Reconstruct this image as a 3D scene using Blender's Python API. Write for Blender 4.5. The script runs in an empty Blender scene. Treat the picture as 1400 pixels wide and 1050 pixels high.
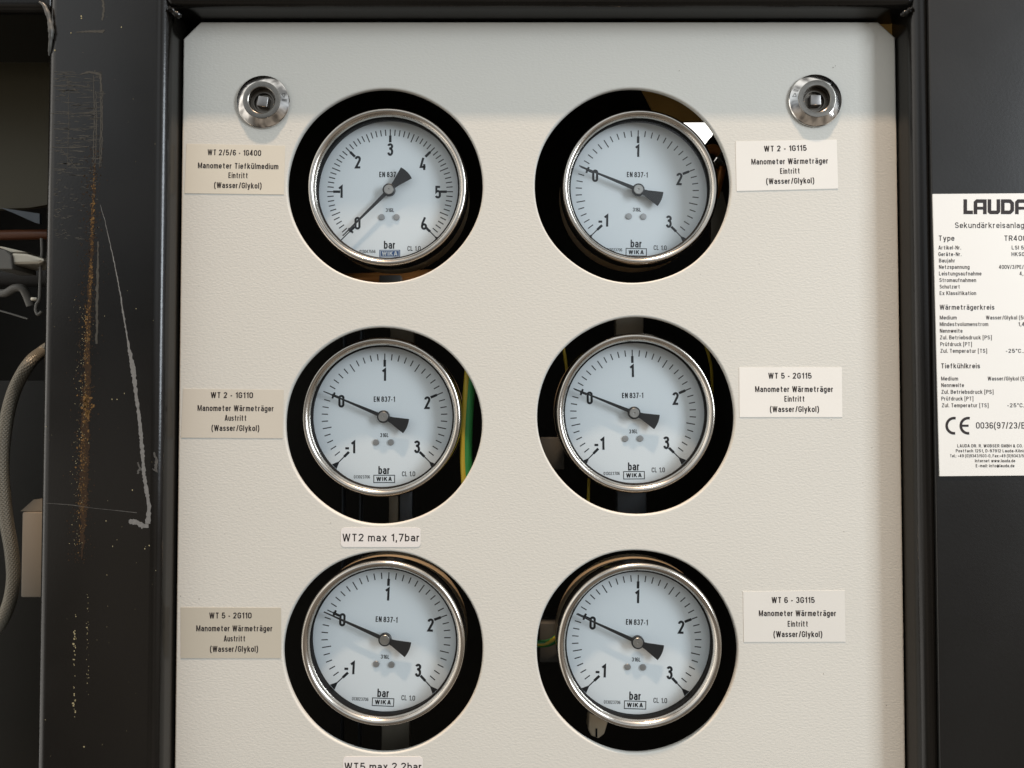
import bpy, bmesh, math, random
from mathutils import Vector, Matrix
random.seed(7)
R = math.radians
sc = bpy.context.scene
COL = sc.collection

# ------------------------------------------------------------------ camera
F = 1011.0            # focal length in photo pixels (1400 wide)
D = 0.5055            # camera to gauge panel, metres
PITCH = R(1.52)
cam_d = bpy.data.cameras.new('camera')
cam_d.sensor_width = 36.0
cam_d.lens = 36.0 * F / 1400.0
cam_d.clip_start = 0.01
cam_d.clip_end = 60
cam = bpy.data.objects.new('camera', cam_d)
COL.objects.link(cam)
cam.location = (0, -D, 0)
cam.rotation_euler = (R(90) + PITCH, 0, 0)
sc.camera = cam

# ------------------------------------------------------------------ world: a dim hall around the machine
world = bpy.data.worlds.new('World')
sc.world = world
world.use_nodes = True
nt = world.node_tree
bg = nt.nodes['Background']
tc = nt.nodes.new('ShaderNodeTexCoord')
sp = nt.nodes.new('ShaderNodeSeparateXYZ')
rp = nt.nodes.new('ShaderNodeValToRGB')
mr = nt.nodes.new('ShaderNodeMapRange')
mr.inputs[1].default_value = -1
mr.inputs[2].default_value = 1
nt.links.new(tc.outputs['Generated'], sp.inputs[0])
nt.links.new(sp.outputs['Z'], mr.inputs[0])
nt.links.new(mr.outputs[0], rp.inputs[0])
els = rp.color_ramp.elements
els[0].position = 0.0
els[0].color = (0.20, 0.17, 0.14, 1)
els[1].position = 1.0
els[1].color = (1.0, 0.98, 0.94, 1)
for p, c in ((0.40, (0.27, 0.23, 0.19)), (0.50, (0.36, 0.34, 0.32)), (0.60, (0.56, 0.60, 0.64)), (0.74, (0.66, 0.70, 0.73))):
    e = els.new(p)
    e.color = (*c, 1)
# brightness added to the world behind the machine, whitens the back slot
mb = nt.nodes.new('ShaderNodeMapRange')
mb.inputs[1].default_value = 0.35
mb.inputs[2].default_value = 0.85
nt.links.new(sp.outputs['Y'], mb.inputs[0])
mxw = nt.nodes.new('ShaderNodeMix')
mxw.data_type = 'RGBA'
nt.links.new(mb.outputs[0], mxw.inputs[0])
nt.links.new(rp.outputs[0], mxw.inputs[6])
mxw.inputs[7].default_value = (2.4, 2.3, 2.15, 1)
wn = nt.nodes.new('ShaderNodeTexNoise')
wn.inputs['Scale'].default_value = 2.6
wn.inputs['Detail'].default_value = 2.0
wn.inputs['Roughness'].default_value = 0.6
nt.links.new(tc.outputs['Generated'], wn.inputs['Vector'])
wm = nt.nodes.new('ShaderNodeMapRange')
wm.inputs[1].default_value = 0.40
wm.inputs[2].default_value = 0.60
wm.inputs[3].default_value = 0.38
wm.inputs[4].default_value = 1.62
nt.links.new(wn.outputs['Fac'], wm.inputs[0])
wx = nt.nodes.new('ShaderNodeVectorMath')
wx.operation = 'SCALE'
# brightness added to the world at left, for edge and bezel reflections
ml = nt.nodes.new('ShaderNodeMapRange')
ml.inputs[1].default_value = -0.55
ml.inputs[2].default_value = -0.92
nt.links.new(sp.outputs['X'], ml.inputs[0])
mxl = nt.nodes.new('ShaderNodeMix')
mxl.data_type = 'RGBA'
nt.links.new(ml.outputs[0], mxl.inputs[0])
nt.links.new(mxw.outputs[2], mxl.inputs[6])
mxl.inputs[7].default_value = (1.7, 1.62, 1.5, 1)
nt.links.new(mxl.outputs[2], wx.inputs[0])
nt.links.new(wm.outputs[0], wx.inputs['Scale'])
nt.links.new(wx.outputs[0], bg.inputs['Color'])
bg.inputs['Strength'].default_value = 0.80

# ------------------------------------------------------------------ lamps
def area(name, loc, target, sx, sy, power, color):
    l = bpy.data.lights.new(name, 'AREA')
    l.shape = 'RECTANGLE'
    l.size = sx
    l.size_y = sy
    l.energy = power
    l.color = color
    o = bpy.data.objects.new(name, l)
    COL.objects.link(o)
    o.location = loc
    d = (Vector(target) - Vector(loc)).normalized()
    o.rotation_euler = d.to_track_quat('-Z', 'Y').to_euler()
    return o
# warm strip light high above the machine, cool window front right, soft hall light from the front
area('hall_lamp', (0.05, -1.50, 5.85), (0, 0, 0.0), 0.5, 0.17, 420, (1.0, 0.73, 0.52))
area('window_light', (1.85, -1.30, 0.62), (0.1, 0, 0.0), 0.5, 1.4, 36, (0.86, 0.93, 1.0))

sc.view_settings.view_transform = 'Standard'
sc.view_settings.look = 'None'
sc.view_settings.exposure = 0
sc.view_settings.gamma = 1
sc.view_settings.use_curve_mapping = False
sc.render.engine = 'CYCLES'
sc.cycles.max_bounces = 8
sc.cycles.use_denoising = True
sc.cycles.caustics_reflective = False
sc.cycles.caustics_refractive = False

# ------------------------------------------------------------------ photo pixel -> point on the plane y = depth
FWD = Vector((0, math.cos(PITCH), math.sin(PITCH)))
UPV = Vector((0, -math.sin(PITCH), math.cos(PITCH)))
CAM = Vector((0, -D, 0))
def P(px, py, y=0.0):
    d = FWD + Vector((1, 0, 0)) * ((px - 700) / F) + UPV * ((525 - py) / F)
    t = (y + D) / d.y
    return CAM + d * t

# ------------------------------------------------------------------ materials
MATS = {}
def mat(name, color, rough=0.5, metal=0.0, spec=0.5, bump=None, var=None, coat=0.0, aniso=None):
    """bump = (scale, stretch xyz, strength, distance); var = (scale, amount)"""
    if name in MATS:
        return MATS[name]
    m = bpy.data.materials.new(name)
    m.use_nodes = True
    n = m.node_tree.nodes
    l = m.node_tree.links
    b = n['Principled BSDF']
    b.inputs['Base Color'].default_value = (*color, 1)
    b.inputs['Roughness'].default_value = rough
    b.inputs['Metallic'].default_value = metal
    b.inputs['Specular IOR Level'].default_value = spec
    b.inputs['Coat Weight'].default_value = coat
    tcn = n.new('ShaderNodeTexCoord')
    if bump:
        mp = n.new('ShaderNodeMapping')
        mp.inputs['Scale'].default_value = bump[1]
        l.new(tcn.outputs['Object'], mp.inputs['Vector'])
        nz = n.new('ShaderNodeTexNoise')
        nz.inputs['Scale'].default_value = bump[0]
        nz.inputs['Detail'].default_value = 3
        nz.inputs['Roughness'].default_value = 0.55
        l.new(mp.outputs[0], nz.inputs['Vector'])
        bp = n.new('ShaderNodeBump')
        bp.inputs['Strength'].default_value = bump[2]
        bp.inputs['Distance'].default_value = bump[3]
        l.new(nz.outputs['Fac'], bp.inputs['Height'])
        l.new(bp.outputs[0], b.inputs['Normal'])
    if var:
        nz2 = n.new('ShaderNodeTexNoise')
        nz2.inputs['Scale'].default_value = var[0]
        nz2.inputs['Detail'].default_value = 5
        l.new(tcn.outputs['Object'], nz2.inputs['Vector'])
        mx = n.new('ShaderNodeMix')
        mx.data_type = 'RGBA'
        mx.inputs[6].default_value = (*[c * (1 - var[1]) for c in color], 1)
        mx.inputs[7].default_value = (*[min(1, c * (1 + var[1])) for c in color], 1)
        l.new(nz2.outputs['Fac'], mx.inputs[0])
        l.new(mx.outputs[2], b.inputs['Base Color'])
        rr = n.new('ShaderNodeMapRange')
        rr.inputs[3].default_value = max(0.02, rough - 0.08)
        rr.inputs[4].default_value = min(1, rough + 0.08)
        l.new(nz2.outputs['Fac'], rr.inputs[0])
        l.new(rr.outputs[0], b.inputs['Roughness'])
    MATS[name] = m
    return m

M_PANEL = mat('cream_powder_coat', (0.63, 0.622, 0.570), 0.5, spec=0.35, bump=(680, (0.62, 1, 1.15), 0.30, 0.0006), var=(9, 0.025))
M_FRAME = mat('black_frame_paint', (0.0060, 0.0054, 0.0045), 0.20, spec=0.44, bump=(700, (1, 1, 1), 0.10, 0.0004), var=(16, 0.30))
M_DOOR = mat('anthracite_door_paint', (0.0056, 0.0057, 0.0055), 0.36, spec=0.52, bump=(500, (1, 1, 1), 0.12, 0.0004), var=(12, 0.18))
M_STEEL = mat('polished_steel', (0.60, 0.56, 0.505), 0.20, 1.0, var=(60, 0.05))
M_CASE = mat('brushed_case_steel', (0.62, 0.50, 0.34), 0.42, 0.45, var=(60, 0.07))  # tan base colour carries the warm light bounced onto the case
M_CHROME = mat('chrome', (0.74, 0.72, 0.69), 0.09, 1.0, var=(150, 0.04))
M_RIM = mat('dark_reflection_rim_metal', (0.27, 0.255, 0.23), 0.24, 1.0, var=(200, 0.15))  # rim metal darkened to stand in for a dark reflection
M_PIN = mat('pin_steel', (0.33, 0.32, 0.31), 0.30, 1.0, var=(120, 0.10))
M_INSERT = mat('dull_zinc', (0.17, 0.155, 0.135), 0.34, 0.9, var=(120, 0.2))
M_GASKET = mat('black_gasket', (0.003, 0.003, 0.003), 0.55, spec=0.15)
M_DIAL = mat('white_dial_enamel', (0.81, 0.885, 0.915), 0.45, spec=0.3)
M_INK = mat('black_dial_ink', (0.013, 0.016, 0.020), 0.5, spec=0.3)
M_BLUE = mat('blue_dial_ink', (0.030, 0.085, 0.22), 0.5, spec=0.3)
M_WHITEINK = mat('white_print', (0.60, 0.66, 0.69), 0.5, spec=0.3)
M_POINTER = mat('black_pointer_paint', (0.014, 0.016, 0.018), 0.42)
M_HUB = mat('hub_aluminium', (0.48, 0.48, 0.46), 0.40, 1.0, var=(300, 0.12))
M_SCREW = mat('screw_steel', (0.44, 0.45, 0.45), 0.42, 0.8)
M_TEXT = mat('black_label_ink', (0.030, 0.024, 0.024), 0.6, spec=0.2)
M_PLATE = mat('rating_plate_foil', (0.78, 0.775, 0.735), 0.42, spec=0.4, var=(14, 0.03))
M_MAX = mat('white_tape', (0.76, 0.735, 0.705), 0.5, spec=0.3, var=(30, 0.02))
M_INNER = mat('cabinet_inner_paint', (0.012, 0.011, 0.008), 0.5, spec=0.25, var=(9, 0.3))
M_OLIVE = mat('olive_sheet_metal', (0.082, 0.074, 0.046), 0.5, spec=0.4, var=(6, 0.15))
M_BRASS = mat('brass', (0.42, 0.25, 0.07), 0.34, 0.9, var=(40, 0.15))
M_OCHRE = mat('ochre_brass_sheen', (0.70, 0.43, 0.13), 0.38, var=(30, 0.2))  # plain ochre colour stands in for the sheen of reflecting brass
M_COPPER = mat('copper', (0.62, 0.25, 0.07), 0.30, 0.5, var=(40, 0.2))
M_BROWNPIPE = mat('brown_pipe_paint', (0.13, 0.045, 0.018), 0.42, var=(30, 0.2))
M_ALU = mat('cast_aluminium', (0.62, 0.58, 0.48), 0.32, 0.6, var=(50, 0.12))
M_TANCAST = mat('tan_cast_metal', (0.52, 0.42, 0.29), 0.38, 0.4, var=(80, 0.15))
M_GREY = mat('grey_plastic', (0.16, 0.155, 0.14), 0.5, var=(40, 0.10))
M_DIMGREY = mat('dim_grey_plastic', (0.075, 0.073, 0.064), 0.5, var=(60, 0.25))
M_BEIGE = mat('beige_plastic', (0.20, 0.168, 0.125), 0.5, var=(20, 0.06))
M_BLUESTEEL = mat('galvanised_strut', (0.10, 0.115, 0.13), 0.42, 0.5, var=(60, 0.2))
M_TANSTEEL = mat('dull_bracket_steel', (0.19, 0.17, 0.13), 0.45, 0.5, var=(60, 0.2))
M_RUBBER = mat('black_rubber', (0.009, 0.008, 0.007), 0.6)
M_GREEN = mat('green_wire', (0.03, 0.24, 0.06), 0.4)
M_YELLOW = mat('yellow_wire', (0.50, 0.38, 0.03), 0.4)
M_SCRATCH = mat('bare_scratch', (0.165, 0.165, 0.16), 0.6, spec=0.3, var=(500, 0.35))
M_SCUFF = mat('faint_scuff', (0.052, 0.049, 0.041), 0.6, spec=0.3, var=(300, 0.4))
M_WEATHERED = mat('worn_bare_edge', (0.085, 0.082, 0.073), 0.42, spec=0.5, var=(300, 0.5))
M_SPECK = mat('dirt_specks', (0.30, 0.275, 0.235), 0.8, spec=0.2, var=(900, 0.5))
M_HAIR = mat('thin_scratch', (0.075, 0.073, 0.068), 0.6, spec=0.3, var=(400, 0.5))
M_RUST = mat('rust_flakes', (0.150, 0.086, 0.030), 0.85, spec=0.2, var=(900, 0.75))
M_RUSTDARK = mat('rust_film', (0.030, 0.018, 0.010), 0.85, spec=0.2, var=(500, 0.5))
M_DUST = mat('pale_specks', (0.33, 0.29, 0.17), 0.8, spec=0.2, var=(900, 0.5))

def hose_mat():
    m = mat('braided_hose', (0.150, 0.140, 0.112), 0.42, 0.35)
    n = m.node_tree.nodes
    l = m.node_tree.links
    b = n['Principled BSDF']
    uv = n.new('ShaderNodeUVMap')
    hs = []
    for s in (1, -1):
        mp = n.new('ShaderNodeMapping')
        mp.inputs['Rotation'].default_value = (0, 0, R(38) * s)
        l.new(uv.outputs[0], mp.inputs['Vector'])
        w = n.new('ShaderNodeTexWave')
        w.inputs['Scale'].default_value = 5.0
        w.inputs['Distortion'].default_value = 0.6
        l.new(mp.outputs[0], w.inputs['Vector'])
        hs.append(w)
    mx = n.new('ShaderNodeMath')
    mx.operation = 'MAXIMUM'
    l.new(hs[0].outputs['Fac'], mx.inputs[0])
    l.new(hs[1].outputs['Fac'], mx.inputs[1])
    bp = n.new('ShaderNodeBump')
    bp.inputs['Strength'].default_value = 0.5
    bp.inputs['Distance'].default_value = 0.0006
    l.new(mx.outputs[0], bp.inputs['Height'])
    l.new(bp.outputs[0], b.inputs['Normal'])
    return m
M_HOSE = hose_mat()

def glass_mat():
    m = bpy.data.materials.new('gauge_glass')
    m.use_nodes = True
    n = m.node_tree.nodes
    l = m.node_tree.links
    n.remove(n['Principled BSDF'])
    out = n['Material Output']
    tr = n.new('ShaderNodeBsdfTransparent')
    tr.inputs[0].default_value = (0.985, 0.99, 0.99, 1)
    gl = n.new('ShaderNodeBsdfGlossy')
    gl.inputs['Roughness'].default_value = 0.04
    lw = n.new('ShaderNodeLayerWeight')
    lw.inputs[0].default_value = 0.5
    pw = n.new('ShaderNodeMath')
    pw.operation = 'POWER'
    pw.inputs[1].default_value = 2.4
    l.new(lw.outputs['Facing'], pw.inputs[0])
    mr_ = n.new('ShaderNodeMapRange')
    mr_.inputs[3].default_value = 0.04
    mr_.inputs[4].default_value = 0.95
    l.new(pw.outputs[0], mr_.inputs[0])
    mix = n.new('ShaderNodeMixShader')
    l.new(mr_.outputs[0], mix.inputs[0])
    l.new(tr.outputs[0], mix.inputs[1])
    l.new(gl.outputs[0], mix.inputs[2])
    l.new(mix.outputs[0], out.inputs[0])
    return m
M_GLASS = glass_mat()

def sticker_mat(name, color):
    return mat(name, color, 0.45, spec=0.35, var=(22, 0.035))

# ------------------------------------------------------------------ object helpers
def link(name, me, m, parent=None, smooth=False):
    me.materials.clear()
    me.materials.append(m)
    if smooth:
        for p in me.polygons:
            p.use_smooth = True
    o = bpy.data.objects.new(name, me)
    COL.objects.link(o)
    if parent:
        o.parent = parent
    return o
def from_bm(name, bm, m, parent=None, smooth=False, angle=None):
    me = bpy.data.meshes.new(name)
    bm.normal_update()
    if smooth and angle:
        for e in bm.edges:
            if len(e.link_faces) == 2 and e.calc_face_angle(0) > R(angle):
                e.smooth = False
    bm.to_mesh(me)
    bm.free()
    return link(name, me, m, parent, smooth)
def thing(name, label, cat, loc=(0, 0, 0), group=None):
    o = bpy.data.objects.new(name, None)
    o.empty_display_size = 0.01
    COL.objects.link(o)
    o.location = loc
    return tag(o, label, cat, group)
def tag(o, label, cat, group=None):
    o['label'] = label
    o['category'] = cat
    if group:
        o['group'] = group
    return o
def copy_tree(o, parent=None):
    c = o.copy()
    COL.objects.link(c)
    if parent:
        c.parent = parent
    for ch in list(o.children):
        copy_tree(ch, c)
    return c

def bm_box(bm, x0, x1, y0, y1, z0, z1, bevel=0.0, seg=3):
    vs = [bm.verts.new((x, y, z)) for x in (x0, x1) for y in (y0, y1) for z in (z0, z1)]
    fs = [(0, 1, 3, 2), (4, 6, 7, 5), (0, 4, 5, 1), (2, 3, 7, 6), (0, 2, 6, 4), (1, 5, 7, 3)]
    faces = [bm.faces.new([vs[i] for i in f]) for f in fs]
    bmesh.ops.recalc_face_normals(bm, faces=faces)
    if bevel:
        es = list({e for f in faces for e in f.edges})
        bmesh.ops.bevel(bm, geom=es, offset=bevel, segments=seg, profile=0.5, affect='EDGES')
def box(name, x0, x1, y0, y1, z0, z1, m, parent=None, bevel=0.0, seg=3):
    bm = bmesh.new()
    bm_box(bm, x0, x1, y0, y1, z0, z1, bevel, seg)
    return from_bm(name, bm, m, parent, smooth=bevel > 0, angle=30)
def prism(name, pts, y0, y1, m, parent=None, bevel=0.0):
    """polygon of Vectors (x,z used) extruded from depth y0 (front) to y1"""
    bm = bmesh.new()
    a = [bm.verts.new((p[0], y0, p[1])) for p in pts]
    b = [bm.verts.new((p[0], y1, p[1])) for p in pts]
    n = len(pts)
    fs = [bm.faces.new(a), bm.faces.new(b[::-1])]
    for i in range(n):
        fs.append(bm.faces.new((a[i], a[(i + 1) % n], b[(i + 1) % n], b[i])))
    bmesh.ops.recalc_face_normals(bm, faces=fs)
    if bevel:
        bmesh.ops.bevel(bm, geom=list(bm.edges), offset=bevel, segments=2, profile=0.5, affect='EDGES')
    return from_bm(name, bm, m, parent)
def px_poly(pts, y):
    return [(lambda v: (v.x, v.z))(P(a, b, y)) for a, b in pts]
def lathe(name, prof, m, parent=None, seg=96, angle=35):
    """profile of (radius, y) turned round the y axis"""
    bm = bmesh.new()
    rings = []
    for r, y in prof:
        if r < 1e-6:
            rings.append([bm.verts.new((0, y, 0))])
        else:
            rings.append([bm.verts.new((r * math.cos(2 * math.pi * i / seg), y, r * math.sin(2 * math.pi * i / seg))) for i in range(seg)])
    for a, b in zip(rings, rings[1:]):
        for i in range(seg):
            j = (i + 1) % seg
            if len(a) == 1 and len(b) > 1:
                bm.faces.new((a[0], b[i], b[j]))
            elif len(b) == 1 and len(a) > 1:
                bm.faces.new((a[i], b[0], a[j]))
            elif len(a) > 1:
                bm.faces.new((a[i], b[i], b[j], a[j]))
    bmesh.ops.recalc_face_normals(bm, faces=bm.faces)
    return from_bm(name, bm, m, parent, True, angle)
def smooth_path(pts, n=8):
    out = []
    for i in range(len(pts) - 1):
        p0 = pts[max(i - 1, 0)]; p1 = pts[i]; p2 = pts[i + 1]; p3 = pts[min(i + 2, len(pts) - 1)]
        for k in range(n):
            t = k / n
            out.append(0.5 * ((2 * p1) + (p2 - p0) * t + (2 * p0 - 5 * p1 + 4 * p2 - p3) * t * t + (3 * p1 - p0 - 3 * p2 + p3) * t ** 3))
    out.append(pts[-1])
    return out
def tube(name, pts, rad, m, parent=None, seg=14, n=8, rads=None):
    pts = smooth_path([Vector(p) for p in pts], n) if n else [Vector(p) for p in pts]
    bm = bmesh.new()
    uvl = bm.loops.layers.uv.new('UVMap')
    rings = []
    up = Vector((0.1, 1, 0.05)).normalized()
    L = 0
    ls = []
    for i, p in enumerate(pts):
        t = (pts[min(i + 1, len(pts) - 1)] - pts[max(i - 1, 0)]).normalized()
        a = t.cross(up)
        if a.length < 1e-4:
            a = t.cross(Vector((1, 0, 0)))
        a.normalize()
        b = t.cross(a).normalized()
        if i:
            L += (p - pts[i - 1]).length
        ls.append(L)
        r = rad if not rads else rad * rads[min(len(rads) - 1, int(i * len(rads) / len(pts)))]
        rings.append([bm.verts.new(p + a * r * math.cos(2 * math.pi * k / seg) + b * r * math.sin(2 * math.pi * k / seg)) for k in range(seg)])
    for i in range(len(rings) - 1):
        for k in range(seg):
            j = (k + 1) % seg
            f = bm.faces.new((rings[i][k], rings[i][j], rings[i + 1][j], rings[i + 1][k]))
            for lp, (u, v) in zip(f.loops, ((k, i), (k + 1, i), (k + 1, i + 1), (k, i + 1))):
                lp[uvl].uv = (u / seg, ls[v] / (2 * math.pi * rad))
    bm.faces.new(rings[0]); bm.faces.new(rings[-1][::-1])
    bmesh.ops.recalc_face_normals(bm, faces=bm.faces)
    return from_bm(name, bm, m, parent, True, 50)

# ------------------------------------------------------------------ flat print: strokes and type
def ribbon(bm, pts, w, y=0.0, closed=False, wfun=None):
    """a printed stroke of width w along 2-D points (x, z), mitred at the corners"""
    pts = [Vector((p[0], p[1])) for p in pts]
    n = len(pts)
    L, Rr = [], []
    for i, p in enumerate(pts):
        if closed:
            a, b = pts[i - 1], pts[(i + 1) % n]
        else:
            a, b = pts[max(i - 1, 0)], pts[min(i + 1, n - 1)]
        d0 = (p - a).normalized() if (p - a).length > 1e-9 else (b - p).normalized()
        d1 = (b - p).normalized() if (b - p).length > 1e-9 else d0
        n0 = Vector((-d0.y, d0.x)); n1 = Vector((-d1.y, d1.x))
        m = (n0 + n1)
        m = m.normalized() if m.length > 1e-6 else n0
        k = 1 / max(0.45, m.dot(n0))
        h = 0.5 * (wfun(i / max(1, n - 1)) if wfun else w) * k
        L.append(bm.verts.new((p.x + m.x * h, y, p.y + m.y * h)))
        Rr.append(bm.verts.new((p.x - m.x * h, y, p.y - m.y * h)))
    for i in range(n if closed else n - 1):
        j = (i + 1) % n
        bm.faces.new((L[i], Rr[i], Rr[j], L[j]))
def arc(cx, cz, rx, rz, a0, a1, n=10):
    return [(cx + rx * math.cos(R(a0 + (a1 - a0) * i / n)), cz + rz * math.sin(R(a0 + (a1 - a0) * i / n))) for i in range(n + 1)]
# narrow technical numerals, height 1, width 0.46
DIG = {
    '0': [(arc(.23, .77, .16, .16, 0, 180) + arc(.23, .23, .16, .16, 180, 360), True)],
    '1': [([(.05, .76), (.26, .93), (.26, 0)], False)],
    '2': [(arc(.23, .76, .16, .17, 180, -12) + [(.36, .62), (.085, .07), (.43, .07)], False)],
    '3': [(arc(.23, .765, .155, .165, 165, -90) + arc(.23, .32, .16, .25, 90, -165), False)],
    '4': [([(.26, 1), (.06, .25), (.45, .25)], False), ([(.34, .48), (.34, 0)], False)],
    '5': [([(.40, .93), (.11, .93), (.10, .52)] + arc(.23, .40, .16, .19, 130, 0, 8) + arc(.23, .23, .16, .16, 0, -165, 10), False)],
    '6': [([(.31, 1), (.12, .55)] + arc(.23, .25, .16, .18, 172, 540 - 10, 22), False)],
    '-': [([(.06, .40), (.36, .40)], False)],
}
def digits(name, s, cx, cz, h, parent, m, stroke=0.145, y=0.0, gap=0.12, anchor=None):
    bm = bmesh.new()
    wid = sum((0.40 if c == '-' else 0.46) + gap for c in s) - gap
    x = cx - wid * h / 2
    for c in s:
        for pts, cl in DIG[c]:
            ribbon(bm, [(x + px * h, cz - h / 2 + pz * h) for px, pz in pts], stroke * h, y, cl)
        x += ((0.40 if c == '-' else 0.46) + gap) * h
    return from_bm(name, bm, m, parent)

def A_(cx, cz, rx, rz, a0, a1):
    return arc(cx, cz, rx, rz, a0, a1, max(3, int(abs(a1 - a0) / 22)))
RING = (A_(.17, .49, .17, .17, 0, 180) + A_(.17, .25, .17, .17, 180, 360), 1)
CRING = A_(.21, .71, .21, .21, 0, 180) + A_(.21, .29, .21, .21, 180, 360)
def ln(*p):
    return (list(p), 0)
ESS = ln(*(A_(.21, .715, .195, .205, 15, 270) + A_(.21, .295, .21, .215, 90, -165)))
PEE = ln((0, 0), (0, .92), (.24, .92), *A_(.24, .70, .19, .22, 90, -90), (0, .48))
ARCH = ln((0, .40), *A_(.17, .49, .17, .17, 180, 0), (.34, 0))
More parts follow.
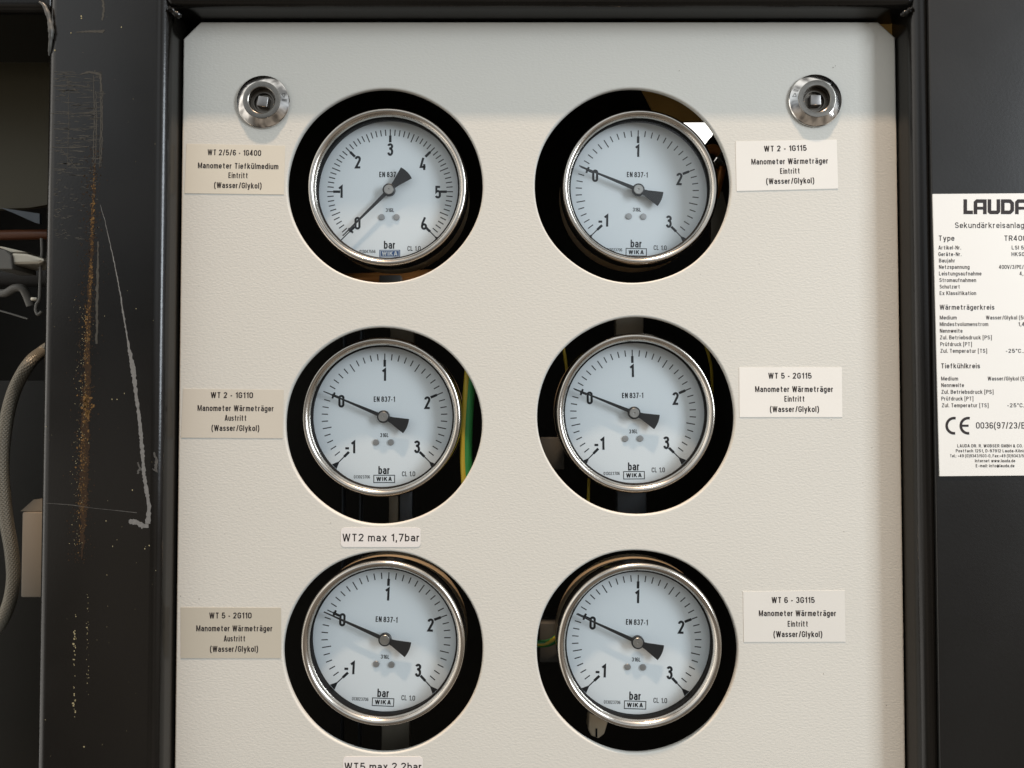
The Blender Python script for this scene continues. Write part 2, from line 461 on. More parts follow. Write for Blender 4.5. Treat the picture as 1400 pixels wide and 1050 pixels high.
# a condensed grotesque drawn as strokes: centre lines, cap height 1
GL = {
    'A': [ln((0, 0), (.20, .95), (.26, .95), (.46, 0)), ln((.09, .28), (.37, .28))],
    'B': [ln((.24, .51), (0, .51), (0, .92), (.22, .92), *A_(.22, .715, .18, .205, 90, -90)), ln((0, .51), (.22, .51), *A_(.22, .295, .21, .215, 90, -90), (0, .08), (0, .51))],
    'C': [ln(*(A_(.21, .71, .21, .21, -5, 180) + A_(.21, .29, .21, .21, 180, 365)))],
    'D': [([(0, .08), (0, .92), (.16, .92)] + A_(.16, .68, .26, .24, 90, 0) + A_(.16, .32, .26, .24, 0, -90), 1)],
    'E': [ln((.37, .92), (0, .92), (0, .08), (.38, .08)), ln((0, .51), (.34, .51))],
    'F': [ln((.36, .92), (0, .92), (0, 0)), ln((0, .50), (.32, .50))],
    'G': [ln(*(A_(.21, .71, .21, .21, 0, 180) + A_(.21, .29, .21, .21, 180, 360)), (.42, .48), (.22, .48))],
    'H': [ln((0, 0), (0, 1)), ln((.42, 0), (.42, 1)), ln((0, .52), (.42, .52))],
    'I': [ln((0, 0), (0, 1))],
    'J': [ln((.32, 1), (.32, .26), *A_(.16, .26, .16, .18, 0, -170))],
    'K': [ln((0, 0), (0, 1)), ln((.42, 1), (.02, .42)), ln((.15, .58), (.45, 0))],
    'L': [ln((0, 1), (0, .08), (.36, .08))],
    'M': [ln((0, 0), (0, 1)), ln((.03, .95), (.28, .10), (.53, .95)), ln((.56, 1), (.56, 0))],
    'N': [ln((0, 0), (0, 1)), ln((.02, .95), (.41, .05)), ln((.43, 0), (.43, 1))],
    'O': [(CRING, 1)],
    'P': [PEE],
    'R': [PEE, ln((.22, .48), (.44, 0))],
    'S': [ESS],
    'T': [ln((0, .92), (.44, .92)), ln((.22, .92), (.22, 0))],
    'U': [ln((0, 1), (0, .29), *A_(.21, .29, .21, .21, 180, 360), (.42, 1))],
    'V': [ln((0, 1), (.22, .05), (.26, .05), (.48, 1))],
    'W': [ln((0, 1), (.15, .06), (.18, .06), (.33, .92), (.36, .92), (.51, .06), (.54, .06), (.69, 1))],
    'X': [ln((0, 0), (.45, 1)), ln((0, 1), (.45, 0))],
    'Y': [ln((0, 1), (.23, .45), (.46, 1)), ln((.23, .45), (.23, 0))],
    'Z': [ln((0, .92), (.40, .92), (.02, .08), (.42, .08))],
    'a': [ln(*A_(.17, .49, .17, .17, 160, 0), (.34, 0)), ln((.34, .41), (.16, .41), *A_(.16, .245, .16, .165, 90, 270), (.24, .08), (.34, .20))],
    'b': [RING, ln((0, 0), (0, 1))],
    'c': [ln(*(A_(.17, .49, .17, .17, 0, 180) + A_(.17, .25, .17, .17, 180, 360)))],
    'd': [RING, ln((.34, 0), (.34, 1))],
    'e': [ln((0, .37), (.34, .37), *(A_(.17, .49, .17, .17, 0, 180) + A_(.17, .25, .17, .17, 180, 345)))],
    'f': [ln((.09, 0), (.09, .80), *A_(.22, .80, .13, .13, 180, 90)), ln((-.03, .67), (.27, .67))],
    'g': [RING, ln((.34, .74), (.34, -.04), *A_(.17, -.04, .17, .15, 0, -160))],
    'h': [ln((0, 0), (0, 1)), ARCH],
    'i': [ln((0, 0), (0, .74)), ln((0, .86), (0, 1))],
    'j': [ln((.10, .74), (.10, -.06), *A_(-.02, -.06, .12, .12, 0, -80)), ln((.10, .86), (.10, 1))],
    'k': [ln((0, 0), (0, 1)), ln((.32, .74), (.02, .30)), ln((.12, .44), (.36, 0))],
    'l': [ln((0, 0), (0, 1))],
    'm': [ln((0, 0), (0, .74)), ln((0, .40), *A_(.145, .515, .145, .145, 180, 0), (.29, 0)), ln((.29, .40), *A_(.435, .515, .145, .145, 180, 0), (.58, 0))],
    'n': [ln((0, 0), (0, .74)), ARCH],
    'o': [RING],
    'p': [RING, ln((0, .74), (0, -.25))],
    'r': [ln((0, 0), (0, .74)), ln((0, .40), *A_(.18, .46, .18, .20, 180, 80))],
    's': [ln(*(A_(.16, .515, .15, .145, 10, 270) + A_(.16, .225, .16, .145, 90, -165)))],
    't': [ln((.10, .94), (.10, .20), *A_(.22, .20, .12, .12, 180, 290)), ln((-.04, .67), (.29, .67))],
    'u': [ln((0, .74), (0, .25), *A_(.17, .25, .17, .17, 180, 360)), ln((.34, 0), (.34, .74))],
    'v': [ln((0, .74), (.17, .06), (.21, .06), (.38, .74))],
    'w': [ln((0, .74), (.13, .06), (.16, .06), (.28, .68), (.31, .68), (.43, .06), (.46, .06), (.59, .74))],
    'x': [ln((0, 0), (.36, .74)), ln((0, .74), (.36, 0))],
    'y': [ln((0, .74), (.19, .06)), ln((.38, .74), (.16, -.18), (.02, -.18))],
    'z': [ln((0, .66), (.33, .66), (.02, .08), (.35, .08))],
    '0': [(CRING, 1)],
    '1': [ln((0, .74), (.20, .90), (.20, 0))],
    '2': [ln(*A_(.20, .72, .20, .20, 175, -25), (.02, .08), (.42, .08))],
    '3': [ln(*(A_(.20, .72, .19, .20, 165, -90) + A_(.20, .30, .21, .22, 90, -165)))],
    '4': [ln((.30, 0), (.30, .95), (.27, .95), (0, .28), (.44, .28))],
    '5': [ln((.38, .92), (.05, .92), (.02, .50), *A_(.20, .33, .22, .25, 130, -160))],
    '6': [(A_(.21, .31, .21, .23, 0, 360), 1), ln((0, .31), (0, .65), *A_(.21, .68, .21, .24, 180, 20))],
    '7': [ln((0, .92), (.42, .92), (.14, 0))],
    '8': [(A_(.21, .72, .18, .20, 0, 360), 1), (A_(.21, .30, .21, .22, 0, 360), 1)],
    '9': [(A_(.21, .69, .21, .23, 0, 360), 1), ln((.42, .69), (.42, .35), *A_(.21, .32, .21, .24, 0, -160))],
    '-': [ln((0, .38), (.24, .38))],
    '/': [ln((0, -.02), (.24, 1.02))],
    '(': [ln((.16, 1.05), (.02, .75), (.0, .40), (.02, .10), (.16, -.22))],
    ')': [ln((0, 1.05), (.14, .75), (.16, .40), (.14, .10), (0, -.22))],
    '[': [ln((.14, 1.02), (0, 1.02), (0, -.18), (.14, -.18))],
    ']': [ln((0, 1.02), (.14, 1.02), (.14, -.18), (0, -.18))],
    '.': [ln((0, 0), (0, .17))],
    ',': [ln((0, .17), (0, 0), (-.04, -.16))],
    ':': [ln((0, 0), (0, .16)), ln((0, .50), (0, .66))],
    '+': [ln((0, .40), (.36, .40)), ln((.18, .20), (.18, .60))],
    '&': [ln((.46, 0), (.08, .64), *A_(.19, .76, .13, .15, 200, -20), (.04, .38), *A_(.18, .25, .17, .18, 150, 300), (.44, .42))],
    '@': [(A_(.30, .38, .30, .42, 0, 360), 1), (A_(.30, .38, .12, .17, 0, 360), 1)],
    '°': [(A_(.10, .84, .09, .09, 0, 360), 1)],
}
for u_, b_ in (('ä', 'a'), ('ö', 'o'), ('ü', 'u')):
    GL[u_] = GL[b_] + [ln((.07, .86), (.07, 1.0)), ln((.27, .86), (.27, 1.0))]
def set_type(name, s, A, B, cap, y, m, parent, stroke=0.15):
    """set the line s from point A to point B (x, z on the plane y), capitals cap metres high"""
    A = Vector(A); B = Vector(B)
    x = 0.0
    items = []
    for c in s:
        if c == ' ':
            x += .30
            continue
        g = GL[c]
        lo_ = min(p[0] for st in g for p in st[0]); hi_ = max(p[0] for st in g for p in st[0])
        items.append((c, x - lo_))
        x += hi_ - lo_ + stroke + .112
    total = x - .112
    L = (B - A).length
    u = (B - A) / L
    w = Vector((-u.y, u.x))
    kx = L / total
    bm = bmesh.new()
    n = 0
    for c, x in items:
        for pts, cl in GL[c]:
            if cl:
                pts = [p for i, p in enumerate(pts) if (Vector(p) - Vector(pts[i - 1])).length > 1e-5]
            q = [A + u * ((x + stroke / 2 + px) * kx) + w * (pz * cap) for px, pz in pts]
            n += 1
            ribbon(bm, q, stroke * cap * (0.5 + 0.5 * min(1.25, max(.75, kx / cap))), y - 1e-6 * (n % 5), bool(cl))
    return from_bm(name, bm, m, parent)
def px_type(name, s, x0, y0, x1, y1, cap_px, depth, m, parent, bold=0.165):
    a = P(x0, y0, depth); b = P(x1, y1, depth)
    return set_type(name, s, (a.x, a.z), (b.x, b.z), cap_px * (D + depth) / F, depth, m, parent, bold)

# ================================================================== CABINET FRAME
RECESS = 0.020
FY = -RECESS
frame = thing('machine_cabinet', 'black painted steel machine cabinet, its left post rusty and scratched', 'cabinet', (0, 0.05, 0))
def fr(o):
    o.parent = frame
    o.matrix_parent_inverse = Matrix.Translation(frame.location).inverted()
    return o
xl_in = P(242.0, 525, 0).x
xl_out = P(53, 525, FY).x
xr_in = P(1232.5, 525, 0).x
xr_out = P(1274.5, 525, FY).x
z_top = P(700, 27.0, 0).z
post_l = fr(box('post', xl_out, xl_in, FY, 0.06, -0.50, z_top + 0.10, M_FRAME, None, 0.0080, 8))
post_l['label'] = 'wide left post with a rust streak and a long pale scratch'
post_r = fr(box('post', xr_in, xr_out + 0.05, FY, 0.06, -0.50, z_top + 0.10, M_FRAME, None, 0.0080, 8))
beam = fr(box('beam', xl_in - 0.004, xr_in + 0.004, FY + 0.0004, 0.06, z_top, z_top + 0.10, M_FRAME, None, 0.0062, 6))
beam_l = fr(box('beam', xl_out - 0.40, xl_out + 0.004, FY + 0.0004, 0.06, P(30, 14, FY).z, z_top + 0.10, M_FRAME, None, 0.006, 6))
# closed sheet-steel housing behind the front, unseen, added to block stray light
BACK = 0.30
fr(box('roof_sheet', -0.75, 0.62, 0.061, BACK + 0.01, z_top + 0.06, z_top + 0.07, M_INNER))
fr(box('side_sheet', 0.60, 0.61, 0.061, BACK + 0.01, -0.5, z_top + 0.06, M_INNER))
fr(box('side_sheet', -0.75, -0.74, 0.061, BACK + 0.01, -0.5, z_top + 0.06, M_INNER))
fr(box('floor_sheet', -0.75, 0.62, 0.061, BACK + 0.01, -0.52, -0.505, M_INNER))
# back sheet with a slot shaped to show bright world behind the upper right gauge
def plate_with_holes(name, outer, holes, y0, y1, m, parent=None, bev=0.0, bseg=2):
    cu = bpy.data.curves.new(name, 'CURVE')
    cu.dimensions = '2D'
    cu.fill_mode = 'BOTH'
    cu.extrude = (y1 - y0) / 2 - bev
    cu.bevel_depth = bev
    cu.bevel_resolution = bseg
    cu.offset = -bev
    for pts in [outer] + holes:
        s = cu.splines.new('POLY')
        s.points.add(len(pts) - 1)
        for p, q in zip(s.points, pts):
            p.co = (q[0], q[1], 0, 1)
        s.use_cyclic_u = True
    o = bpy.data.objects.new(name, cu)
    COL.objects.link(o)
    dg = bpy.context.evaluated_depsgraph_get()
    me = bpy.data.meshes.new_from_object(o.evaluated_get(dg))
    bpy.data.objects.remove(o)
    bpy.data.curves.remove(cu)
    ym = (y0 + y1) / 2
    for v in me.vertices:
        x, yy, zz = v.co
        v.co = (x, ym - zz, yy)
    bm = bmesh.new()
    bm.from_mesh(me)
    bmesh.ops.remove_doubles(bm, verts=bm.verts, dist=1e-6)
    bmesh.ops.recalc_face_normals(bm, faces=bm.faces)
    bpy.data.meshes.remove(me)
    bm.normal_update()
    for f in bm.faces:
        if abs(f.normal.y) > .999:
            for e in f.edges:
                e.smooth = False
    return from_bm(name, bm, m, parent, True, 28)
slot = px_poly([(915, 166), (966, 166), (977, 180), (966, 198), (950, 215), (915, 215)], BACK)
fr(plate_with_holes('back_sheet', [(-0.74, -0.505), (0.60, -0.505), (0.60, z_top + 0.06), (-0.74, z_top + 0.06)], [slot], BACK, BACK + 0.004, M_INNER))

# wear on the left post, just proud of the paint
WY = FY - 0.00012
def wear(name, m, parent, y=WY):
    return bmesh.new()
def px2(a, b, y=WY):
    v = P(a, b, y)
    return (v.x, v.z)
def jag_line(bm, pts, w, wobble, step=3.0, y=WY):
    out = []
    for (x0, y0, w0), (x1, y1, w1) in zip(pts, pts[1:]):
        n = max(1, int(math.hypot(x1 - x0, y1 - y0) / step))
        for i in range(n):
            t = i / n
            out.append((x0 + (x1 - x0) * t + random.uniform(-wobble, wobble), y0 + (y1 - y0) * t, (w0 + (w1 - w0) * t) * random.uniform(0.65, 1.25)))
    out.append(pts[-1])
    ws = [o[2] * w * 0.00048 for o in out]
    n = len(out)
    ribbon(bm, [px2(o[0], o[1], y) for o in out], 0, y, False, lambda t: ws[int(round(t * (n - 1)))])
bm = bmesh.new()
jag_line(bm, [(137, 280, .6), (143, 300, .7), (158, 367, 1.3), (165, 405, 1.6), (168, 425, 2.6), (174, 462, 1.6), (177, 480, 4.4), (182, 505, 6.6), (186, 540, 4.4), (190, 567, 4.6), (194, 610, 5.0), (197, 650, 4.6), (202, 680, 5.0), (204, 692, 6.5), (202, 716, 7.0)], 1.0, 0.35, 2.2)
jag_line(bm, [(203, 719, 4), (195, 719, 7.5), (187, 714, 6), (178, 713, 7.5), (176, 713, 3)], 1.0, 0.2, 1.5)
scr = from_bm('scratch', bm, M_SCRATCH, post_l)
bm = bmesh.new()
jag_line(bm, [(63, 688, 1.0), (95, 690, 1.2), (130, 695, 0.6), (160, 698, 1.0), (187, 701, 1.8)], 0.8, 0.3, 3)
jag_line(bm, [(188, 632, 2), (191, 640, 3), (188, 648, 2)], 1, 0.8, 2)
jag_line(bm, [(211, 618, 2), (214, 632, 4), (213, 642, 5), (209, 640, 2)], 1, 0.9, 2)
hair = from_bm('scratch', bm, M_HAIR, post_l)
# faint scuffs in the upper part of the post
bm = bmesh.new()
for k in range(250):
    x = random.uniform(72, 132)
    yy = random.choice([random.uniform(98, 235), random.uniform(98, 235), random.uniform(235, 330)])
    ln = random.uniform(3, 26) if yy < 240 else random.uniform(2, 8)
    jag_line(bm, [(x, yy, .5), (x + ln / 2, yy + random.uniform(-1, 1), 1.3), (min(140, x + ln), yy + random.uniform(-1.5, 1.5), .4)], random.uniform(.4, 1.2), .2, 3, WY + 0.00003)
for x in (139, 137, 128, 131, 93):
    jag_line(bm, [(x, 100 + random.uniform(0, 30), .8), (x + 1, 165, 1.6), (x - 1, 228, 1.0)], 1.0 if x > 100 else .5, .6, 3, WY + 0.00004)
jag_line(bm, [(140, 0, 2), (142, 14, 3), (140, 28, 2)], 1.1, .8, 2)
jag_line(bm, [(103, 44, 1), (122, 43, 3), (140, 43, 5), (143, 41, 1)], 1.0, .6, 2)
jag_line(bm, [(70, 201, 1), (98, 202, 1.6), (122, 200, 1)], 1.0, .3, 3)
jag_line(bm, [(69, 155, .8), (96, 156, 1.0), (112, 154, .7)], 1.0, .3, 3)
jag_line(bm, [(83, 203, .7), (95, 218, .9), (107, 233, .7)], 1.0, .3, 3)
jag_line(bm, [(109, 102, 1), (122, 98, 3), (137, 102, 3), (139, 125, 1.6)], 1.0, .4, 2)
jag_line(bm, [(134, 330, 2), (133, 390, 4), (132, 470, 3)], 0.9, .6, 3)
from_bm('scuff', bm, M_SCUFF, post_l)['kind'] = 'stuff'
def flake(bm, x, y, s, yd):
    n = random.randint(4, 6)
    a0 = random.uniform(0, 6.28)
    st = random.uniform(.5, 1.0)
    vs = []
    for i in range(n):
        a = a0 + 6.283 * i / n
        r = s * random.uniform(.5, 1.1)
        q = px2(x + r * math.cos(a) * st, y + r * math.sin(a), yd)
        vs.append(bm.verts.new((q[0], yd, q[1])))
    bm.faces.new(vs[::-1])
def rust_x(y):
    return 129 - (y - 230) * (17 / 480.0) if y < 710 else 112
bm = bmesh.new()
for k in range(1250):
    y = random.uniform(225, 765)
    if math.sin(y * .21) + math.sin(y * .083 + 1) + math.sin(y * .57) < random.uniform(-2.2, .9):
        continue
    w = 2.0 if y < 410 else (4.2 if y < 520 else 6.0)
    if y > 700 and random.random() < (y - 700) / 70:
        continue
    if y < 260 and random.random() > (y - 222) / 40:
        continue
    x = rust_x(y) + random.gauss(-1.5 if y > 430 else 0, w * .62)
    flake(bm, x, y, random.uniform(.35, 1.15) if random.random() < .93 else random.uniform(1.2, 2.2), WY - random.uniform(0, .00004))
for k in range(40):
    flake(bm, random.gauss(119, 3.4), random.gauss(558, 11), random.uniform(1.2, 3.4), WY - .00003)
    if k < 14:
        flake(bm, random.gauss(118, 2.0), random.gauss(436, 6), random.uniform(1.0, 2.6), WY - .00003)
from_bm('rust_streak', bm, M_RUST, post_l)['kind'] = 'stuff'
bm = bmesh.new()
jag_line(bm, [(129, 225, 1), (128, 260, 3), (125, 350, 4), (121, 430, 6), (119, 520, 9), (116, 600, 11), (114, 690, 11), (113, 735, 6), (112, 765, 1)], 1.0, 1.4, 2.5, WY + .00005)
for k in range(900):
    y = random.uniform(200, 770)
    flake(bm, rust_x(max(230, y)) + random.gauss(-2, 8), y, random.uniform(.4, 1.7), WY + .00003)
from_bm('rust_film', bm, M_RUSTDARK, post_l)['kind'] = 'stuff'
bm = bmesh.new()
for k in range(150):
    y = random.uniform(420, 750)
    flake(bm, rust_x(y) + random.gauss(-7, 5), y, random.uniform(.35, .9), WY - .00008)
for k in range(34):
    flake(bm, random.gauss(102, .9), random.uniform(838, 980), random.uniform(.8, 1.9), WY - .00006)
    flake(bm, random.gauss(120, 1.2), random.uniform(800, 950), random.uniform(.4, 1.1), WY - .00006)
for a, b, s in ((111, 22, 2.2), (111.5, 25, 1.6), (166, 37, 1.4), (97, 45, 1.1), (75, 69, 1.4), (153, 546, 1.3), (160, 546, 1), (170, 538, 1.1), (145, 712, 1.3), (154, 747, 1.3), (160, 738, 1), (198, 750, 1.4), (204, 746, 1.3), (186, 422, .9), (143, 432, 1), (102, 410, .9), (115, 1021, 1.8), (62, 984, 1), (146, 786, .8), (213, 780, .8), (63, 583, .9), (181, 670, 1.2)):
    flake(bm, a, b, s, WY - .00006)
for k in range(46):
    flake(bm, random.uniform(66, 212), random.uniform(20, 1040), random.uniform(.3, .6), WY - .00006)
from_bm('pale_speck', bm, M_DUST, post_l)['kind'] = 'stuff'
# bare weld at the outer upper corner and along the rounded outer edge
wp = [P(54, 3, FY - .001), P(60, 7, FY - .0012), P(65, 18, FY - .0012), P(69, 34, FY - .0012), P(70, 46, FY - .001), P(68.5, 62, FY - 0.0), P(67, 76, FY + .002)]
tube('weld_bead', wp, 0.0014, M_WEATHERED, post_l, 10, 6, rads=[.5, .8, 1.0, 1.15, .9, 1.2, 1.35, 1.1, .8, .7, .4])
wp = [P(231, 10, FY + .001), P(235, 14, FY + .003), P(241, 20, FY + .004), P(247, 21, FY + .006)]
tube('weld_bead', wp, 0.0022, M_FRAME, post_l, 10, 5, rads=[.6, 1.1, .9, 1.2, .7])
wp = [P(1248, 10, FY + .001), P(1243, 14, FY + .003), P(1238, 18, FY + .004), P(1232, 20, FY + .006)]
tube('weld_bead', wp, 0.0020, M_FRAME, post_r, 10, 5, rads=[.6, 1.1, .9, 1.2, .7])

# ================================================================== DOOR ON THE RIGHT
DY = -0.0235
xd = P(1277.5, 525, DY).x
door = fr(box('door', xd, xd + 0.36, DY, DY + 0.003, -0.49, z_top + 0.09, M_DOOR, None, 0.0008, 3))
door['label'] = 'smooth anthracite sheet door carrying the white rating plate'

# ================================================================== GAUGE PANEL
def circle(cx, cz, r, n=120):
    ph = random.uniform(0, 6.28)
    return [(cx + (r + 0.00022 * math.sin(3 * a + ph) + 0.00014 * math.sin(7 * a + 2 * ph)) * math.cos(a),
             cz + (r + 0.00022 * math.sin(3 * a + ph) + 0.00014 * math.sin(7 * a + 2 * ph)) * math.sin(a)) for a in [2 * math.pi * i / n for i in range(n)]]
HOLES = [(526, 254, 267.5, 264.5), (865, 253.8, 267.5, 266), (524, 581.7, 270, 268), (869.7, 568.5, 271, 269), (524, 891, 272, 275.5), (870.7, 890.7, 274.5, 277)]
holes = []
for hx, hy, w, h in HOLES:
    c = P(hx, hy, 0)
    l_, r_ = P(hx - w / 2, hy, 0), P(hx + w / 2, hy, 0)
    t_, b_ = P(hx, hy - h / 2, 0), P(hx, hy + h / 2, 0)
    holes.append(circle(c.x, (t_.z + b_.z) / 2, ((r_.x - l_.x) + (t_.z - b_.z)) / 4))
for lx, ly in ((360.4, 140), (1113.8, 138.3)):
    c = P(lx, ly, 0)
    holes.append(circle(c.x, c.z, .0110, 48))
xpl = (P(250, 60, 0).x + P(238.5, 1045, 0).x) / 2
xpr = (P(1224, 60, 0).x + P(1239, 1045, 0).x) / 2
zt = P(700, 29.5, 0).z
ch = 0.0120
outer = [(xpl, -0.45), (xpr, -0.45), (xpr, zt - ch + .001), (xpr - ch, zt), (xpl + ch, zt), (xpl, zt - ch)]
panel = plate_with_holes('instrument_board', outer, holes, 0.0, 0.0040, M_PANEL, None, 0.0013, 4)
tag(panel, 'cream powder coated sheet panel with six round cutouts, recessed in the black frame', 'panel')
bp_ = prism('corner_tab', px_poly([(1190, 20), (1236, 20), (1236, 60), (1190, 60)], 0.006), 0.006, 0.008, M_OCHRE)
tag(bp_, 'brass coloured metal tab showing behind the clipped upper right panel corner', 'bracket')

bm = bmesh.new()
for k in range(46):
    a, b = random.uniform(252, 1225), random.uniform(45, 1040)
    if all(math.hypot(a - h[0], b - h[1]) > h[2] / 2 + 6 for h in HOLES):
        flake(bm, a, b, random.choice((.45, .55, .7, 1.0)), -.00008)
for a, b, sz in ((1139, 92, 1.6), (1142, 90, 1.2), (247, 815, 1.2), (272, 819, 1.1), (1192, 612, .9), (700, 600, .7), (452, 715, 1.0)):
    flake(bm, a, b, sz, -.00008)
from_bm('dirt_speck', bm, M_SPECK, panel)['kind'] = 'stuff'

# ================================================================== QUARTER-TURN LOCKS
c = P(360.4, 140, 0)
lock = thing('panel_lock', 'round chrome lock with its square pin slightly turned, upper left of the cream panel', 'lock', (c.x, 0, c.z), 'chrome panel locks')
lathe('collar', [(.0182, 0.0), (.0184, -.0006), (.0183, -.0012), (.0179, -.0017), (.0170, -.0022), (.0150, -.0031), (.0135, -.0038), (.0130, -.0040)], M_CHROME, lock, 96, 22)
lathe('rim', [(.0130, -.0040), (.0128, -.0043), (.0124, -.0044), (.0100, -.0042), (.0095, -.0042), (.0091, -.0039), (.0089, -.0030), (.0089, .0045)], M_RIM, lock, 96, 22)
lathe('insert', [(.00885, .0010), (.0079, .0010), (.0075, .0002), (.0066, .0002), (.0060, .0020), (0, .0020)], M_INSERT, lock, 64, 25)
pin = box('square_pin', -.0036, .0036, -.0022, .0019, -.0036, .0036, M_PIN, lock, .0005, 3)
pin.rotation_euler = (0, R(9), 0)
bm = bmesh.new()
def cone_pt(r, deg):
    y = -.0022 - (.0170 - r) * .455 - .00010
    return Vector((r * math.cos(R(deg)), y, r * math.sin(R(deg))))
def cone_tri(bm, deg):
    a, b, cc = cone_pt(.0164, deg + 6), cone_pt(.0142, deg + 6), cone_pt(.0153, deg - 4)
    for p, q in ((a, b), (b, cc), (cc, a)):
        d = (q - p).normalized(); nn = Vector((math.cos(R(deg)) * .41, -.91, math.sin(R(deg)) * .41)); s = d.cross(nn).normalized() * .00013
        bm.faces.new([bm.verts.new(v) for v in (p + s, q + s, q - s, p - s)])
    for da in (-9, -12):
        p, q = cone_pt(.0168, deg + da), cone_pt(.0139, deg + da)
        d = (q - p).normalized(); nn = Vector((math.cos(R(deg)) * .41, -.91, math.sin(R(deg)) * .41)); s = d.cross(nn).normalized() * .00012
        bm.faces.new([bm.verts.new(v) for v in (p + s, q + s, q - s, p - s)])
cone_tri(bm, 12)
from_bm('engraved_mark', bm, M_GASKET, lock)
lock2 = copy_tree(lock)
c = P(1113.8, 138.3, 0)
lock2.location = (c.x, 0, c.z)
lock2['label'] = 'round chrome lock with its square pin standing straight, upper right of the cream panel'
for chd in lock2.children:
    if chd.name.startswith('square_pin'):
        chd.rotation_euler = (0, 0, 0)
    if chd.name.startswith('engraved'):
        chd.rotation_euler = (0, R(-155), 0)

# ================================================================== PRESSURE GAUGES
GR = 0.0546 * 1.024           # outer bezel radius
U = 0.0001496         # one dial unit in metres
DIALY = 0.0112
def ray(a, r):
    return (r * U * math.cos(R(a)), r * U * math.sin(R(a)))
def make_gauge(label, lo, hi, per_bar, blue, group):
    g = thing('pressure_gauge', label, 'gauge', (0, 0, 0), group)
    lathe('case', [(.0540, .0128), (.0540, .0300), (.0536, .0318), (.0515, .0335), (.046, .036), (0, .036)], M_CASE, g, 128, 30)
    lathe('bezel', [(.0486, .0040), (.0486, .0022), (.0489, .0010), (.0495, -.0002), (.0502, -.0011), (.0511, -.0017), (.0520, -.0020), (.0529, -.0017), (.0537, -.0009), (.0542, .0004), (.0546, .0025), (.0546, .0100), (.0544, .0112), (.0538, .0130)], M_STEEL, g, 160, 40)
    lathe('gasket', [(.0487, .0018), (.0478, .0024), (.0477, .0036), (.0486, .0046), (.0493, .0054), (.0494, .0125)], M_GASKET, g, 128, 30)
    # the crystal
    bm = bmesh.new()
    bmesh.ops.create_circle(bm, cap_ends=True, radius=.0486, segments=96, matrix=Matrix.Rotation(R(90), 4, 'X'))
    gl = from_bm('glass', bm, M_GLASS, g)
    gl.location.y = .0036
    dial = lathe('dial', [(.0494, .0130), (.0494, .0114), (.0492, .0112), (0, .0112)], M_DIAL, g, 128, 30)
    yi = DIALY - .00006
    sweep = 270.0 / (hi - lo)
    bm = bmesh.new()
    nd = int(round((hi - lo) * 10))
    for i in range(nd + 1):
        a = 225 - i * sweep / 10
        k = i % 10
        if k == 0:
            end = i in (0, nd)
            ribbon(bm, [ray(a, 262), ray(a, 318 if end else 292)], 4.8 * U, yi)
            ribbon(bm, [ray(a, 231), ray(a, 263)], 11.5 * U, yi - .00001)
            v = lo + i // 10
            if end and not (v == 0):
                ribbon(bm, [ray(a, 296), ray(a, 327)], 0, yi - .00002, False, lambda t: (4 + 26 * t) * U)
            if v == 0:
                p = Vector(ray(a, 256)); n_ = Vector((-math.sin(R(a)), math.cos(R(a)))) * 15 * U
                ribbon(bm, [p - n_, p + n_], 9 * U, yi - .00003)
        else:
            ribbon(bm, [ray(a, 250 if k == 5 else 262), ray(a, 291)], 4.6 * U, yi)
    from_bm('scale_marks', bm, M_INK, dial)
    pos = {-1: (-156, -141), 0: (-200, 71), 1: (0, 194), 2: (198, 64), 3: (151, -140)} if lo < 0 else \
          {0: (-150, -147), 1: (-226, 0), 2: (-150, 138), 3: (0, 197), 4: (152, 130), 5: (222, -2), 6: (158, -148)}
    for v, (x, z) in pos.items():
        digits('numeral', str(v), x * U, z * U, 57 * U, dial, M_INK, .175, yi - .00004)
    def tx(name, s, x0, x1, base, cap, m=M_INK, bold=0.145, yy=yi):
        set_type(name, s, (x0 * U, base * U), (x1 * U, base * U), cap * U, yy, m, dial, bold)
    tx('standard_text', 'EN 837-1', -50, 48, 68, 25, bold=.185)
    tx('material_text', '316L', -20, 20, -95, 18, bold=.18)
    tx('unit_text', 'bar', -27, 27, -266, 37, bold=.18)
    tx('class_text', 'CL 1.0', 82, 143, -276, 23)
    tx('serial_text', '013047556' if blue else '013023706', -140, -66, -286, 15)
    # the maker's box
    bm = bmesh.new()
    X, Z0, Z1 = 48, -305, -271
    if blue:
        vs = [bm.verts.new((x * U, yi, z * U)) for x, z in ((-X, Z0), (X, Z0), (X, Z1), (-X, Z1))]
        bm.faces.new(vs)
    else:
        ribbon(bm, [(-X * U, Z0 * U), (X * U, Z0 * U), (X * U, Z1 * U), (-X * U, Z1 * U)], 3.6 * U, yi, True)
    logo = from_bm('maker_mark', bm, M_BLUE if blue else M_INK, dial)
    if blue:
        bm = bmesh.new()
        ribbon(bm, [(-43 * U, -301 * U), (43 * U, -301 * U), (43 * U, -275 * U), (-43 * U, -275 * U)], 2.4 * U, yi - .00003, True)
        from_bm('maker_mark', bm, M_WHITEINK, dial)
    set_type('maker_mark', 'WIKA', (-37 * U, -297 * U), (36 * U, -297 * U), 18 * U, yi - .00004, M_WHITEINK if blue else M_INK, dial, .22)
    for x in (-38, 31):
        s = lathe('screw', [(14.5 * U, 0), (14.5 * U, -.0006), (13 * U, -.0009), (0, -.0010)], M_SCREW, g, 32, 30)
        s.location = (x * U, DIALY, -119 * U)
    # the pointer, made lying along +x
    ptr = bmesh.new()
    out = [(300, 2.2), (262, 2.6), (24, 8.5), (0, 10)]
    body = [(x * U, z * U) for x, z in out] + [(x * U, -z * U) for x, z in reversed(out)]
    tail = [(-18, 11), (-42, 15)] + [(-118 * math.cos(R(t)), 118 * math.sin(R(t))) for t in (17.5, 12, 6, 0, -6, -12, -17.5)] + [(-42, -15), (-18, -11)]
    y0, y1 = DIALY - .0044, DIALY - .0037
